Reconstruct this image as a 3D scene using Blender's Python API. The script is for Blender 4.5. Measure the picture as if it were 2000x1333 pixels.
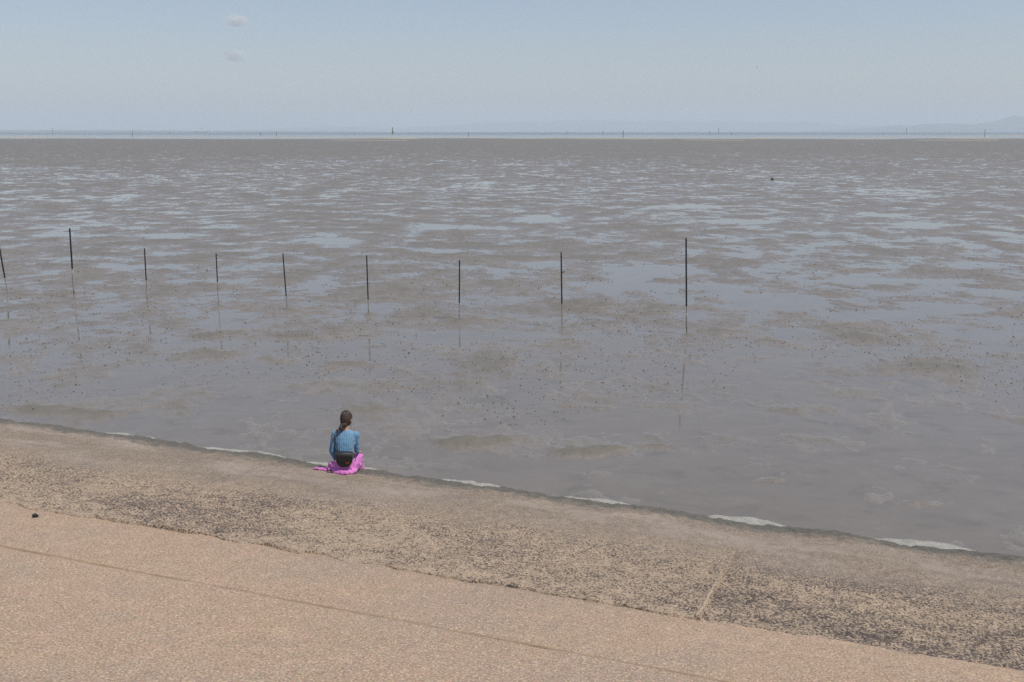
import bpy, bmesh, math, random
import numpy as np
from mathutils import Vector, Matrix

for _o in list(bpy.data.objects):
    bpy.data.objects.remove(_o)
S = bpy.context.scene
COL = S.collection
R = math.radians

# ------------------------------------------------------------------ camera
F_PX = 35.0 / 36.0 * 2000.0           # focal length in photograph pixels
HOR = 257.0                            # horizon row
PITCH = math.atan((666.5 - HOR) / F_PX)
CAM_Z = 5.8
cam_d = bpy.data.cameras.new('camera')
cam_d.lens = 35.0
cam_d.sensor_width = 36.0
cam_d.clip_start = 0.1
cam_d.clip_end = 90000.0
cam = bpy.data.objects.new('camera', cam_d)
COL.objects.link(cam)
cam.location = (0, 0, CAM_Z)
cam.rotation_euler = (math.pi / 2 - PITCH, 0, 0)
S.camera = cam

# ------------------------------------------------------------------ world, sun, exposure
SUN_EL, SUN_AZ = R(63), R(116)         # azimuth clockwise from +Y: behind the camera, to the right
w = bpy.data.worlds.new('World')
S.world = w
w.use_nodes = True
wn, wl = w.node_tree.nodes, w.node_tree.links
wn.clear()
sky = wn.new('ShaderNodeTexSky')
sky.sky_type = 'NISHITA'
sky.sun_disc = False
sky.sun_elevation = SUN_EL
sky.sun_rotation = SUN_AZ
sky.altitude = 10
sky.air_density = 1.0
sky.dust_density = 0.9
sky.ozone_density = 2.0
hs = wn.new('ShaderNodeHueSaturation')
hs.inputs['Saturation'].default_value = 0.88
bg = wn.new('ShaderNodeBackground')
bg.inputs['Strength'].default_value = 0.108
wo = wn.new('ShaderNodeOutputWorld')
wl.new(sky.outputs[0], hs.inputs['Color'])
tint = wn.new('ShaderNodeMix'); tint.data_type = 'RGBA'; tint.blend_type = 'MULTIPLY'
tint.inputs[0].default_value = 1.0; tint.inputs[7].default_value = (1.0, .965, 1.0, 1)
wl.new(hs.outputs[0], tint.inputs[6])
wl.new(tint.outputs[2], bg.inputs['Color'])
wl.new(bg.outputs[0], wo.inputs['Surface'])

sun_d = bpy.data.lights.new('sun', 'SUN')
sun_d.energy = 3.6
sun_d.angle = R(0.6)
sun_d.color = (1.0, 0.945, 0.865)
sun = bpy.data.objects.new('sun', sun_d)
COL.objects.link(sun)
to_sun = Vector((math.sin(SUN_AZ) * math.cos(SUN_EL), math.cos(SUN_AZ) * math.cos(SUN_EL), math.sin(SUN_EL)))
sun.rotation_euler = to_sun.to_track_quat('Z', 'Y').to_euler()
sun.location = (20, -20, 60)

S.view_settings.view_transform = 'Standard'
S.view_settings.look = 'None'
S.view_settings.exposure = 0.0
S.view_settings.gamma = 1.0
S.view_settings.use_curve_mapping = False
S.render.engine = 'CYCLES'
S.cycles.max_bounces = 6
S.cycles.volume_bounces = 2
S.cycles.use_denoising = False
S.cycles.use_adaptive_sampling = False
S.cycles.caustics_reflective = False
S.cycles.caustics_refractive = False

# ------------------------------------------------------------------ helpers
def ray(px, py):
    x, y = (px - 1000.0) / F_PX, (666.5 - py) / F_PX
    c, s = math.cos(PITCH), math.sin(PITCH)
    return Vector((x, c + y * s, -s + y * c))

def at_z(px, py, z=0.0):
    d = ray(px, py)
    k = (z - CAM_Z) / d.z
    return Vector((0, 0, CAM_Z)) + d * k

def at_y(px, py, Y):
    d = ray(px, py)
    return Vector((0, 0, CAM_Z)) + d * (Y / d.y)

def tag(o, label=None, cat=None, group=None, kind=None):
    if label: o['label'] = label
    if cat: o['category'] = cat
    if group: o['group'] = group
    if kind: o['kind'] = kind
    return o

def link(name, me, mat=None, parent=None, smooth=True):
    o = bpy.data.objects.new(name, me)
    COL.objects.link(o)
    if mat and not me.materials: me.materials.append(mat)
    if parent: o.parent = parent
    if smooth and len(me.polygons):
        me.polygons.foreach_set('use_smooth', np.ones(len(me.polygons), dtype=bool))
    return o

def empty(name, loc=(0, 0, 0), rz=0.0):
    o = bpy.data.objects.new(name, None)
    COL.objects.link(o)
    o.location = loc
    o.rotation_euler = (0, 0, rz)
    o.empty_display_size = 0.2
    return o

def grid_mesh(name, X, Y, Z):
    """mesh from 2-D arrays of coordinates (rows, cols)"""
    r, c = X.shape
    co = np.stack([X, Y, Z], -1).reshape(-1, 3).astype(np.float32)
    i = np.arange(r * c).reshape(r, c)
    q = np.stack([i[:-1, :-1], i[:-1, 1:], i[1:, 1:], i[1:, :-1]], -1).reshape(-1, 4)
    me = bpy.data.meshes.new(name)
    me.vertices.add(len(co)); me.vertices.foreach_set('co', co.ravel())
    me.loops.add(q.size); me.loops.foreach_set('vertex_index', q.ravel().astype(np.int32))
    me.polygons.add(len(q))
    me.polygons.foreach_set('loop_start', np.arange(0, q.size, 4, dtype=np.int32))
    me.update(calc_edges=True)
    me.validate()
    return me

def _hash(ix, iy, seed):
    h = (ix.astype(np.int64) * 374761393 + iy.astype(np.int64) * 668265263 + seed * 974634777) & 0xFFFFFFFF
    h = ((h ^ (h >> 13)) * 1274126177) & 0xFFFFFFFF
    h = ((h ^ (h >> 16)) * 2246822519) & 0xFFFFFFFF
    return ((h ^ (h >> 15)) & 0xFFFFFF) / float(0xFFFFFF) * 2 - 1

def vn(x, y, seed=0):
    x = np.asarray(x, float); y = np.asarray(y, float)
    ix, iy = np.floor(x), np.floor(y)
    fx, fy = x - ix, y - iy
    fx = fx * fx * fx * (fx * (fx * 6 - 15) + 10); fy = fy * fy * fy * (fy * (fy * 6 - 15) + 10)
    a, b = _hash(ix, iy, seed), _hash(ix + 1, iy, seed)
    c, d = _hash(ix, iy + 1, seed), _hash(ix + 1, iy + 1, seed)
    return (a * (1 - fx) + b * fx) * (1 - fy) + (c * (1 - fx) + d * fx) * fy

def fbm(x, y, scale, octs=4, gain=0.5, seed=0):
    t, a, f = 0, 1.0, 1.0 / scale
    for k in range(octs):
        ca, sa = math.cos(k * 1.1), math.sin(k * 1.1)
        t = t + a * vn((x * ca - y * sa) * f + 17.3 * k, (x * sa + y * ca) * f - 9.1 * k, seed + k)
        a *= gain; f *= 2.07
    return t

class MB:
    def __init__(s): s.v, s.f = [], []
    def add(s, v, f):
        n = len(s.v); s.v += [tuple(p) for p in v]; s.f += [tuple(i + n for i in q) for q in f]
    def box(s, c, h, m=None):
        v = [Vector((c[0] + sx * h[0], c[1] + sy * h[1], c[2] + sz * h[2])) for sz in (-1, 1) for sy in (-1, 1) for sx in (-1, 1)]
        if m: v = [m @ p for p in v]
        s.add(v, [(0, 2, 3, 1), (4, 5, 7, 6), (0, 1, 5, 4), (2, 6, 7, 3), (0, 4, 6, 2), (1, 3, 7, 5)])
    def rings(s, rs, cap=True):
        n = len(rs[0]); v = [p for r in rs for p in r]; f = []
        for i in range(len(rs) - 1):
            for j in range(n):
                k = (j + 1) % n
                f.append((i * n + j, i * n + k, (i + 1) * n + k, (i + 1) * n + j))
        if cap:
            f.append(tuple(range(n - 1, -1, -1))); f.append(tuple((len(rs) - 1) * n + j for j in range(n)))
        s.add(v, f)
    def tube(s, pts, rad, seg=12, flat=1.0, round_ends=False):
        pts = [Vector(p) for p in pts]
        if not hasattr(rad, '__len__'): rad = [rad] * len(pts)
        rs = []; ref = None
        P, Q = list(pts), list(rad)
        if round_ends:
            d0 = (P[0] - P[1]).normalized(); d1 = (P[-1] - P[-2]).normalized()
            r0, r1 = Q[0], Q[-1]
            P = [P[0] + d0 * r0 * .97, P[0] + d0 * r0 * .75, P[0] + d0 * r0 * .4] + P + [P[-1] + d1 * r1 * .4, P[-1] + d1 * r1 * .75, P[-1] + d1 * r1 * .97]
            Q = [r0 * .22, r0 * .66, r0 * .92] + Q + [r1 * .92, r1 * .66, r1 * .22]
        for i, p in enumerate(P):
            d = (P[min(i + 1, len(P) - 1)] - P[max(i - 1, 0)]).normalized()
            if ref is None:
                ref = Vector((0, 0, 1)) if abs(d.z) < .9 else Vector((0, 1, 0))
            a = d.cross(ref)
            a = a.normalized() if a.length > 1e-5 else d.orthogonal().normalized()
            b = a.cross(d).normalized(); ref = b
            rs.append([p + (a * math.cos(t) + b * math.sin(t) * flat) * Q[i] for t in [2 * math.pi * k / seg for k in range(seg)]])
        s.rings(rs)
    def ell(s, c, r, m=None, seg=16, rg=10):
        rs = []
        for i in range(1, rg):
            th = math.pi * i / rg
            rs.append([Vector((r[0] * math.sin(th) * math.cos(t), r[1] * math.sin(th) * math.sin(t), -r[2] * math.cos(th))) for t in [2 * math.pi * k / seg for k in range(seg)]])
        rs = [[(m @ p if m else p) + Vector(c) for p in q] for q in rs]
        s.rings(rs)
    def mesh(s, name):
        me = bpy.data.meshes.new(name); me.from_pydata(s.v, [], s.f); me.update(); return me
    def build(s, name, mat, parent=None, smooth=True):
        return link(name, s.mesh(name), mat, parent, smooth)

def remesh(mb, voxel, smooth=4):
    me = mb.mesh('tmp')
    o = bpy.data.objects.new('tmp', me); COL.objects.link(o)
    m = o.modifiers.new('r', 'REMESH'); m.mode = 'VOXEL'; m.voxel_size = voxel
    if smooth:
        q = o.modifiers.new('s', 'SMOOTH'); q.iterations = smooth; q.factor = .5
    dg = bpy.context.evaluated_depsgraph_get()
    out = bpy.data.meshes.new_from_object(o.evaluated_get(dg))
    bpy.data.objects.remove(o); bpy.data.meshes.remove(me)
    return out

# ------------------------------------------------------------------ materials
class NT:
    def __init__(s, name):
        s.m = bpy.data.materials.new(name); s.m.use_nodes = True
        s.t = s.m.node_tree; s.n, s.l = s.t.nodes, s.t.links
        s.b = s.n['Principled BSDF']
    def new(s, typ, **kw):
        x = s.n.new(typ)
        for k, v in kw.items(): setattr(x, k, v)
        return x
    def inp(s, node, i, v):
        if hasattr(v, 'is_output') or isinstance(v, bpy.types.NodeSocket): s.l.new(v, node.inputs[i])
        else: node.inputs[i].default_value = v
    def coord(s, kind='Object'): return s.new('ShaderNodeTexCoord').outputs[kind]
    def mapping(s, vec, scale=(1, 1, 1), rot=(0, 0, 0), loc=(0, 0, 0)):
        m = s.new('ShaderNodeMapping'); s.l.new(vec, m.inputs[0])
        m.inputs['Scale'].default_value = scale; m.inputs['Rotation'].default_value = rot; m.inputs['Location'].default_value = loc
        return m.outputs[0]
    def noise(s, vec, scale, detail=4, rough=.55, dist=0):
        x = s.new('ShaderNodeTexNoise'); s.l.new(vec, x.inputs['Vector'])
        x.inputs['Scale'].default_value = scale; x.inputs['Detail'].default_value = detail
        x.inputs['Roughness'].default_value = rough; x.inputs['Distortion'].default_value = dist
        return x.outputs['Fac']
    def voro(s, vec, scale, out='Distance', feat='F1', rnd=1.0):
        x = s.new('ShaderNodeTexVoronoi'); x.feature = feat; s.l.new(vec, x.inputs['Vector'])
        x.inputs['Scale'].default_value = scale; x.inputs['Randomness'].default_value = rnd
        return x.outputs[out]
    def ramp(s, fac, *stops):
        x = s.new('ShaderNodeValToRGB'); s.l.new(fac, x.inputs[0]); e = x.color_ramp.elements
        while len(e) < len(stops): e.new(.5)
        for k, (p, c) in enumerate(stops):
            e[k].position = p; e[k].color = (c, c, c, 1) if not hasattr(c, '__len__') else (*c, 1)
        return x.outputs[0]
    def rng(s, v, a, b, c=0.0, d=1.0):
        x = s.new('ShaderNodeMapRange'); x.clamp = True; s.l.new(v, x.inputs[0])
        for i, q in enumerate((a, b, c, d)): x.inputs[i + 1].default_value = q
        return x.outputs[0]
    def math(s, op, a, b=0.0):
        x = s.new('ShaderNodeMath'); x.operation = op; s.inp(x, 0, a); s.inp(x, 1, b); return x.outputs[0]
    def mix(s, f, a, b, mode='MIX'):
        x = s.new('ShaderNodeMix'); x.data_type = 'RGBA'; x.blend_type = mode
        s.inp(x, 0, f)
        for i, v in ((6, a), (7, b)):
            s.inp(x, i, (*v, 1) if isinstance(v, tuple) and len(v) == 3 else v)
        return x.outputs[2]
    def bump(s, h, dist=.01, strength=1.0, prev=None):
        x = s.new('ShaderNodeBump'); s.l.new(h, x.inputs['Height'])
        x.inputs['Distance'].default_value = dist; x.inputs['Strength'].default_value = strength
        if prev: s.l.new(prev, x.inputs['Normal'])
        return x.outputs[0]
    def sep(s, vec):
        x = s.new('ShaderNodeSeparateXYZ'); s.l.new(vec, x.inputs[0]); return x.outputs
    def done(s, col=None, rough=None, normal=None, spec=None, ior=None):
        for k, v in (('Base Color', col), ('Roughness', rough), ('Normal', normal), ('Specular IOR Level', spec), ('IOR', ior)):
            if v is not None: s.inp(s.b, k, (*v, 1) if isinstance(v, tuple) and len(v) == 3 else v)
        return s.m

def plain(name, col, rough=.6, var=.25, scale=8.0, bump=0.0, spec=.5):
    t = NT(name); c = t.coord()
    n = t.noise(c, scale, 5)
    dark = tuple(k * (1 - var) for k in col); light = tuple(min(1, k * (1 + var)) for k in col)
    nm = t.bump(t.noise(c, scale * 4, 4), bump) if bump else None
    return t.done(t.mix(n, dark, light), rough, nm, spec)

def mat_mud():
    t = NT('wet_mud'); c = t.coord()
    n1 = t.noise(c, .35, 6, .6); n2 = t.noise(c, 3.0, 6, .62); n3 = t.noise(c, 22.0, 5, .6)
    col = t.mix(t.rng(n1, .35, .65), (.192, .168, .142), (.230, .202, .172))
    col = t.mix(t.rng(n2, .45, .72, 0, .8), col, (.160, .146, .116))
    col = t.mix(t.rng(n3, .5, .75, 0, .5), col, (.10, .092, .076))
    zz = t.sep(c)[2]
    col = t.mix(t.rng(zz, .022, .05, 0, .75), col, (.150, .137, .102))
    rough = t.math('ADD', t.rng(t.math('ADD', n1, t.math('MULTIPLY', n2, .6)), .55, 1.05, .0, .14), t.rng(zz, .001, .030, .12, .42))
    rip = t.noise(t.mapping(c, (1, .55, 1), (0, 0, .35)), 7.5, 4, .6, .6)
    nm = t.bump(n2, .03, .6); nm = t.bump(rip, .02, .6, nm); nm = t.bump(n3, .012, .7, nm)
    return t.done(col, rough, nm, .5)

def mat_water():
    t = NT('shallow_water'); c = t.coord()
    n1 = t.noise(c, .5, 3); n2 = t.noise(t.mapping(c, (1, 2.2, 1)), 3.2, 4, .6)
    silt = t.noise(t.mapping(c, (.8, 1.3, 1), (0, 0, -.35)), 1.1, 6, .65, 1.2)
    col = t.mix(n1, (.170, .150, .126), (.196, .174, .148))
    col = t.mix(t.rng(silt, .50, .68, 0, .55), col, (.212, .190, .162))
    col = t.mix(t.rng(silt, .46, .34, 0, .7), col, (.145, .132, .108))
    rough = t.rng(silt, .35, .68, .02, .08)
    nm = t.bump(n2, .002, .4); nm = t.bump(silt, .005, .18, nm)
    return t.done(col, rough, nm, .5, 1.33)

def mat_sea():
    t = NT('open_sea'); c = t.coord()
    n = t.noise(t.mapping(c, (.004, .02, 1)), 3.0, 5, .6)
    m = t.noise(c, .5, 4)
    col = t.mix(t.rng(n, .35, .65), (.09, .125, .135), (.13, .165, .17))
    b_ = t.new('ShaderNodeBump'); t.l.new(m, b_.inputs['Height']); b_.inputs['Distance'].default_value = .3
    t.l.new(t.rng(t.sep(c)[1], 950, 2600, .02, .25), b_.inputs['Strength'])
    return t.done(col, t.rng(t.sep(c)[1], 950, 2600, .08, .3), b_.outputs[0], .5, 1.33)

def mat_pink():
    t = NT('pink_concrete'); c = t.coord()
    big = t.noise(c, .55, 5, .6); mid = t.noise(c, 4.5, 5, .65); fine = t.noise(c, 55, 4, .7); grain = t.voro(c, 85, 'Color')
    sp = t.noise(c, 110, 2, .6)
    col = t.mix(t.rng(big, .35, .65), (.385, .276, .192), (.425, .308, .216))
    col = t.mix(t.rng(mid, .38, .62, 0, .85), col, (.355, .255, .175))
    col = t.mix(t.rng(t.noise(c, 1.6, 6, .7), .5, .7, 0, .6), col, (.315, .25, .192))
    col = t.mix(t.rng(t.noise(c, .28, 4, .6), .46, .62, 0, .7), col, (.30, .236, .182))
    col = t.mix(t.rng(fine, .52, .62, 0, .9), col, (.215, .155, .11))
    col = t.mix(t.rng(fine, .47, .36, 0, .8), col, (.66, .505, .365))
    col = t.mix(t.rng(sp, .68, .74, 0, .7), col, (.68, .6, .53))
    col = t.mix(.10, col, grain, 'OVERLAY')
    nm = t.bump(fine, .006, .6); nm = t.bump(mid, .02, .3, nm)
    return t.done(col, .9, nm, .25)

def mat_rough(name='rough_concrete', dark_shift=0.0):
    t = NT(name); c = t.coord(); sw = t.new('ShaderNodeAttribute', attribute_name='seaward').outputs['Fac']
    warp = t.noise(c, 1.1, 4, .6); big = t.noise(t.mapping(c, (.5, 1.1, 1)), 1.0, 5, .62); mid = t.noise(c, 7.0, 5, .65)
    fine = t.noise(c, 40, 4, .68); fin2 = t.noise(c, 92, 3, .7)
    s_ = t.math('ADD', sw, t.math('MULTIPLY', t.math('SUBTRACT', warp, .5), 1.6))
    mortar = t.mix(t.rng(mid, .35, .68), (.455, .350, .245), (.385, .288, .200))
    mortar = t.mix(t.rng(fin2, .5, .62, 0, .75), mortar, (.60, .475, .35))
    mortar = t.mix(t.rng(fin2, .47, .36, 0, .7), mortar, (.235, .172, .115))
    mortar = t.mix(t.rng(big, .56, .72, 0, .45), mortar, (.44, .30, .225))
    # dark pebbles worn free of the mortar, thicker in patches
    dens = t.math('ADD', t.rng(big, .36, .62, -.050, .038), t.math('MULTIPLY', t.math('SUBTRACT', mid, .5), .22))
    dens = t.math('ADD', dens, dark_shift)
    dens = t.math('ADD', dens, t.rng(t.math('ADD', sw, t.math('MULTIPLY', t.math('SUBTRACT', mid, .5), 1.0)), 8.3, 8.7, -.035, 0))
    agg = t.math('ADD', fine, dens)
    pebble = t.rng(agg, .500, .550)
    pc = t.mix(t.rng(t.noise(c, 45, 2), .4, .6), (.052, .047, .050), (.120, .102, .090))
    col = t.mix(t.math('MULTIPLY', pebble, t.rng(s_, 11.2, 10.2, .2, .92)), mortar, pc)
    # grey weathered zone seaward
    gz = t.rng(s_, 9.9, 11.0)
    gcol = t.mix(t.rng(fine, .42, .60), (.34, .275, .21), (.165, .135, .108))
    gcol = t.mix(t.rng(mid, .55, .72, 0, .7), gcol, (.39, .345, .30))
    gcol = t.mix(t.rng(fin2, .6, .74, 0, .8), gcol, (.10, .085, .07))
    gcol = t.mix(t.rng(big, .45, .62, 0, .65), gcol, (.40, .34, .285))
    gcol = t.mix(t.rng(t.noise(t.mapping(c, (.6, 2.2, 1)), 1.7, 5, .65), .52, .66, 0, .6), gcol, (.20, .165, .145))
    col = t.mix(t.math('MULTIPLY', gz, .85), col, gcol)
    # trowel scars: relief shading put into the colour, dark grooves and pale ridges
    sc = t.new('ShaderNodeAttribute', attribute_name='scar').outputs['Fac']
    col = t.mix(t.rng(sc, -.25, -.9, 0, .62), col, (.085, .07, .06))
    col = t.mix(t.rng(sc, .25, .9, 0, .6), col, (.50, .40, .285))
    # algae along the lip
    lz = t.rng(t.math('ADD', sw, t.math('MULTIPLY', t.math('SUBTRACT', mid, .5), .9)), 11.80, 12.15)
    lcol = t.mix(t.rng(fin2, .38, .64), (.20, .19, .165), (.062, .064, .055))
    col = t.mix(t.math('MULTIPLY', lz, .92), col, lcol)
    h = t.math('ADD', fine, t.math('MULTIPLY', fin2, .5))
    nm = t.bump(h, .022, .85); nm = t.bump(mid, .03, .4, nm)
    return t.done(col, .92, nm, .2)

def mat_apron():
    t = NT('pale_concrete'); c = t.coord()
    n = t.noise(c, 5, 6, .65); f = t.noise(c, 45, 3, .7)
    col = t.mix(t.rng(n, .35, .68), (.43, .415, .37), (.30, .29, .25))
    col = t.mix(t.rng(f, .48, .62, 0, .8), col, (.17, .17, .145))
    return t.done(col, .85, t.bump(f, .012, .7), .3)

M = {
    'mud': mat_mud(), 'water': mat_water(), 'sea': mat_sea(), 'pink': mat_pink(),
    'rough': mat_rough(), 'rough_dark': mat_rough('rough_concrete_dark', .036), 'apron': mat_apron(),
    'core': plain('concrete_core', (.22, .19, .16), .9),
    'filler': plain('dry_moss', (.36, .265, .18), .95, .35, 25, .01, .1),
    'edge': plain('smooth_mortar', (.37, .29, .21), .85, .35, 14, .01, .2),
    'sand': plain('pale_sand', (.36, .325, .245), .8, .15, .05),
    'clod': plain('dark_mud_clod', (.052, .047, .040), .75, .5, 6),
    'tar': plain('black_tarred_pole', (.012, .012, .014), .55, .5, 9, .002),
    'stake': plain('muddy_stake', (.27, .255, .225), .7, .75, 11, .004),
    'barn': plain('barnacle_crust', (.30, .285, .255), .85, .5, 40, .004),
    'rock': plain('dark_rock', (.018, .018, .02), .7, .5, 30, .01),
    'wood': plain('dark_driftwood', (.016, .015, .014), .8, .4, 8, .01),
    'hill': plain('wooded_hill', (.05, .07, .055), .95, .3, .004),
    'white': plain('white_paint', (.78, .78, .76), .5, .08, 2),
    'dark': plain('dark_paint', (.03, .035, .04), .5, .2, 2),
    'yellow': plain('faded_yellow_paint', (.50, .42, .12), .6, .15, 2),
    'grey': plain('grey_hull', (.25, .28, .3), .6, .15, 1),
}

# ------------------------------------------------------------------ the mud flat and its water
def mud_height(x, y):
    D = y
    n = fbm(x, y, 1.5, 5, .70, 3) + .26 * fbm(x, y, 7, 2, .5, 40)
    n = n / .66
    T = np.interp(D, [9, 14, 18, 22, 27, 33, 40, 55, 75, 100, 140, 190, 260, 340, 2000],
                     [1.35, .95, .55, .32, .06, -.32, -.72, -.92, -.98, -1.0, -1.15, -1.55, -2.2, -3.0, -3.2])
    T = T + .35 * vn(x / 19, y / 26, 77)
    A = np.interp(D, [9, 20, 40, 80, 200, 900], [.010, .012, .020, .020, .022, .035])
    h = A * (n - T)
    h = np.where(h > 0, .055 * np.tanh(h / .055), -.08 * np.tanh(-h / .08))
    # named mounds (+) and pools (-), photograph positions turned into ground positions
    for (px, py, wx, wy, amp) in MOUNDS:
        c = at_z(px, py)
        rx = wx / F_PX * c.y * 1.03; ry = wy / F_PX * c.y * c.y / CAM_Z
        dx, dy = (x - c.x) / rx, (y - c.y) / ry
        wob = 1 + .45 * vn(x * 2.2 / max(rx, .3), y * 2.2 / max(ry, .3), 5) + .25 * vn(x * 6 / max(rx, .3), y * 6 / max(ry, .3), 6)
        amp = amp * (.8 if amp < 0 else 1.25)
        h = h + amp * np.exp(-np.clip((dx * dx + dy * dy) * wob, 0, 30) ** 1.3)
    fine = fbm(x, y, .40, 3, .65, 60)
    fade = np.interp(D, [9, 22, 30, 60, 120, 300], [.006, .013, .014, .007, .006, .003])
    return h + fine * fade

MOUNDS = [(q[0] + 2, q[1] + 1, 9, 3.2, .035) for q in [(15, 574), (145, 584), (288, 592), (427, 600), (561, 605), (720, 614), (897, 626), (1098, 640), (1341, 654)]] + [  # px, py, half width px, half depth px, metres
    (915, 866, 62, 11, .075), (985, 858, 45, 7, .03), (1130, 886, 62, 9, .06), (1190, 878, 40, 6, .04), (1285, 873, 32, 3, .04),
    (668, 716, 40, 11, .04), (405, 657, 30, 8, .03), (960, 703, 60, 22, .03), (430, 690, 55, 10, .025), (85, 800, 60, 9, .04), (190, 808, 70, 7, .035),
    (1405, 648, 45, 4, .03), (1500, 940, 40, 5, .028), (1790, 985, 45, 6, .028), (575, 655, 40, 10, .025), (1660, 770, 60, 16, .03),
    (560, 706, 45, 7, .03), (720, 800, 60, 8, .02), (1560, 800, 90, 14, .02), (1850, 720, 90, 22, .03), (1690, 660, 120, 20, .035), (1150, 600, 90, 20, .03),
    (1500, 585, 95, 17, -.09), (1560, 598, 60, 9, -.07), (1420, 562, 50, 7, -.06), (1225, 540, 38, 16, -.08), (1275, 526, 70, 6, -.07), (1230, 560, 95, 9, -.08),
    (1840, 602, 70, 11, -.07), (1760, 615, 90, 8, -.05), (1955, 572, 45, 8, -.06), (1890, 518, 75, 7, -.07), (1670, 544, 38, 8, -.06), (1590, 549, 70, 4, -.05), (1770, 549, 55, 5, -.05),
    (1460, 500, 36, 6, -.06), (1340, 404, 60, 4, -.09), (1440, 432, 60, 4, -.07), (1060, 428, 60, 7, -.07), (860, 444, 60, 6, -.07), (955, 446, 40, 5, -.06),
    (650, 470, 60, 9, -.07), (865, 491, 40, 5, -.06), (975, 532, 16, 4, -.06), (1050, 516, 35, 4, -.05), (830, 700, 42, 9, -.05), (1025, 748, 34, 9, -.05), (1160, 735, 45, 7, -.04),
    (860, 660, 40, 16, -.045), (500, 520, 60, 8, -.05), (330, 460, 60, 6, -.06), (110, 460, 40, 5, -.06), (260, 522, 70, 6, -.05), (1720, 420, 50, 5, -.06), (1800, 440, 60, 5, -.06), (1930, 455, 40, 5, -.05),
]
P_ROWS = np.concatenate([np.linspace(F_PX * CAM_Z / 9.0, F_PX * CAM_Z / 30.0, 330), np.linspace(F_PX * CAM_Z / 30.0, 12.6, 400)[1:]])
Yr = F_PX * CAM_Z / P_ROWS
tt = np.linspace(-.80, .80, 1150)
Yg = np.repeat(Yr[:, None], len(tt), 1)
Xg = Yg * tt[None, :]
Zg = mud_height(Xg, Yg)
# seaward rim: the flat dips under the sea along an uneven line of sand spits
rim = 845 + 60 * vn(Xg / 240, Xg * 0 + 3.3, 21) + 34 * vn(Xg / 70, Xg * 0 + 1.3, 22)
Zg = np.where(Yg > rim - 25, Zg - (Yg - rim + 25) * .004, Zg)
mud = link('mud_flat', grid_mesh('mud_flat', Xg, Yg, Zg), M['mud'])
tag(mud, 'grey-brown tidal mud flat with hummocks and pools stretching to the sea', kind='structure')

def sheet(name, x0, x1, y0, y1, z, mat, label):
    me = bpy.data.meshes.new(name)
    me.from_pydata([(x0, y0, z), (x1, y0, z), (x1, y1, z), (x0, y1, z)], [], [(0, 1, 2, 3)])
    return tag(link(name, me, mat, smooth=False), label, kind='structure')
sheet('shallow_water', -1400, 1400, -40, 700, 0.0, M['water'], 'thin film of standing water on the mud flat')
sheet('sea', -40000, 40000, 700, 24000, -.004, M['sea'], 'pale blue sea beyond the mud flat')

# mud beyond the fan on both sides, so the flat goes on out of frame
for sx in (-1, 1):
    yy = Yr[::14]; k = np.linspace(.80, 2.4, 24)
    YY = np.repeat(yy[:, None], 24, 1); XX = sx * YY * k[None, :]
    ZZ = mud_height(XX, YY)
    if sx < 0: XX, YY, ZZ = XX[:, ::-1], YY[:, ::-1], ZZ[:, ::-1]
    o = link('mud_flat', grid_mesh('mud_flat_side', XX, YY, ZZ), M['mud'])
    tag(o, 'mud flat going on beside the view', kind='structure')

# sand spits along the rim
rs = random.Random(4)
def sand_bar(px0, px1, py, wpx, label):
    wpx *= .75
    a, b = at_z(px0, py), at_z(px1, py)
    Y = a.y; dep = wpx / F_PX * Y * Y / CAM_Z
    n = 60; X = np.linspace(a.x, b.x, n)
    t = np.linspace(0, 1, n); wid = dep * (np.sin(np.pi * t) ** .5) * (1 + .35 * vn(X / 25, X * 0, 8)) + .05
    cy = Y + dep * .8 * vn(X / 60, X * 0, int(px0))
    rows = [-.5, -.35, 0, .35, .5]; hz = [-.15, .05, .15, .05, -.15]
    XX = np.stack([X] * 5); YY = np.stack([cy + r * wid for r in rows]); ZZ = np.stack([X * 0 + .06 + q for q in hz])
    tag(link('sand_bar', grid_mesh('sand_bar', XX, YY, ZZ), M['sand']), label, kind='structure')
for (a, b, py, wpx) in [(-80, 120, 267.2, 1.6), (90, 250, 268.4, 1.2), (230, 480, 268.6, 1.3), (470, 720, 269.0, 1.8), (680, 830, 271.0, 2.2), (700, 1010, 269.2, 2.0), (990, 1260, 269.8, 2.0),
                        (1130, 1330, 272.6, 1.3), (1250, 1480, 270.0, 1.8), (1460, 1640, 269.4, 1.6), (1650, 1790, 272.8, 1.6), (1620, 1860, 267.2, 1.2), (1840, 2080, 271.2, 1.8), (640, 800, 274.6, .9), (1340, 1450, 274.5, .9), (1760, 1960, 274.2, 1.0)]:
    sand_bar(a, b, py, wpx, 'thin pale yellow sand bar at the seaward rim of the mud')
sand_bar(1925, 2150, 264.6, 1.6, 'dark low spit at the right end of the shoreline')

# small dark clods and worm casts strewn over the mud: far too many to count
N = 52000
rng = np.random.default_rng(12)
pp = rng.uniform(140, 640, N); Yc = F_PX * CAM_Z / pp; Xc = Yc * rng.uniform(-.56, .56, N)
keep = (.32 * fbm(Xc, Yc, 4, 3, .6, 90) + .22 * np.interp(Yc, [14, 20, 26, 42, 60, 90], [-2.6, -.9, .45, .6, -.2, -1.8]) * 2) > rng.uniform(-.25, 1.0, N)
Xc, Yc = Xc[keep], Yc[keep]
ok = 0.342 * Xc + .94 * Yc > 14.8
Xc, Yc = Xc[ok], Yc[ok]
Zc = mud_height(Xc, Yc)
ok = (Zc > -.012) | (Yc < 26)
Xc, Yc, Zc = Xc[ok], Yc[ok], np.maximum(Zc[ok], 0)
n = len(Xc)
sz = .006 + .019 * rng.random(n) ** 2.0
sz = sz * np.interp(Yc, [14, 30, 60], [.9, 1.1, 1.5])
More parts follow.
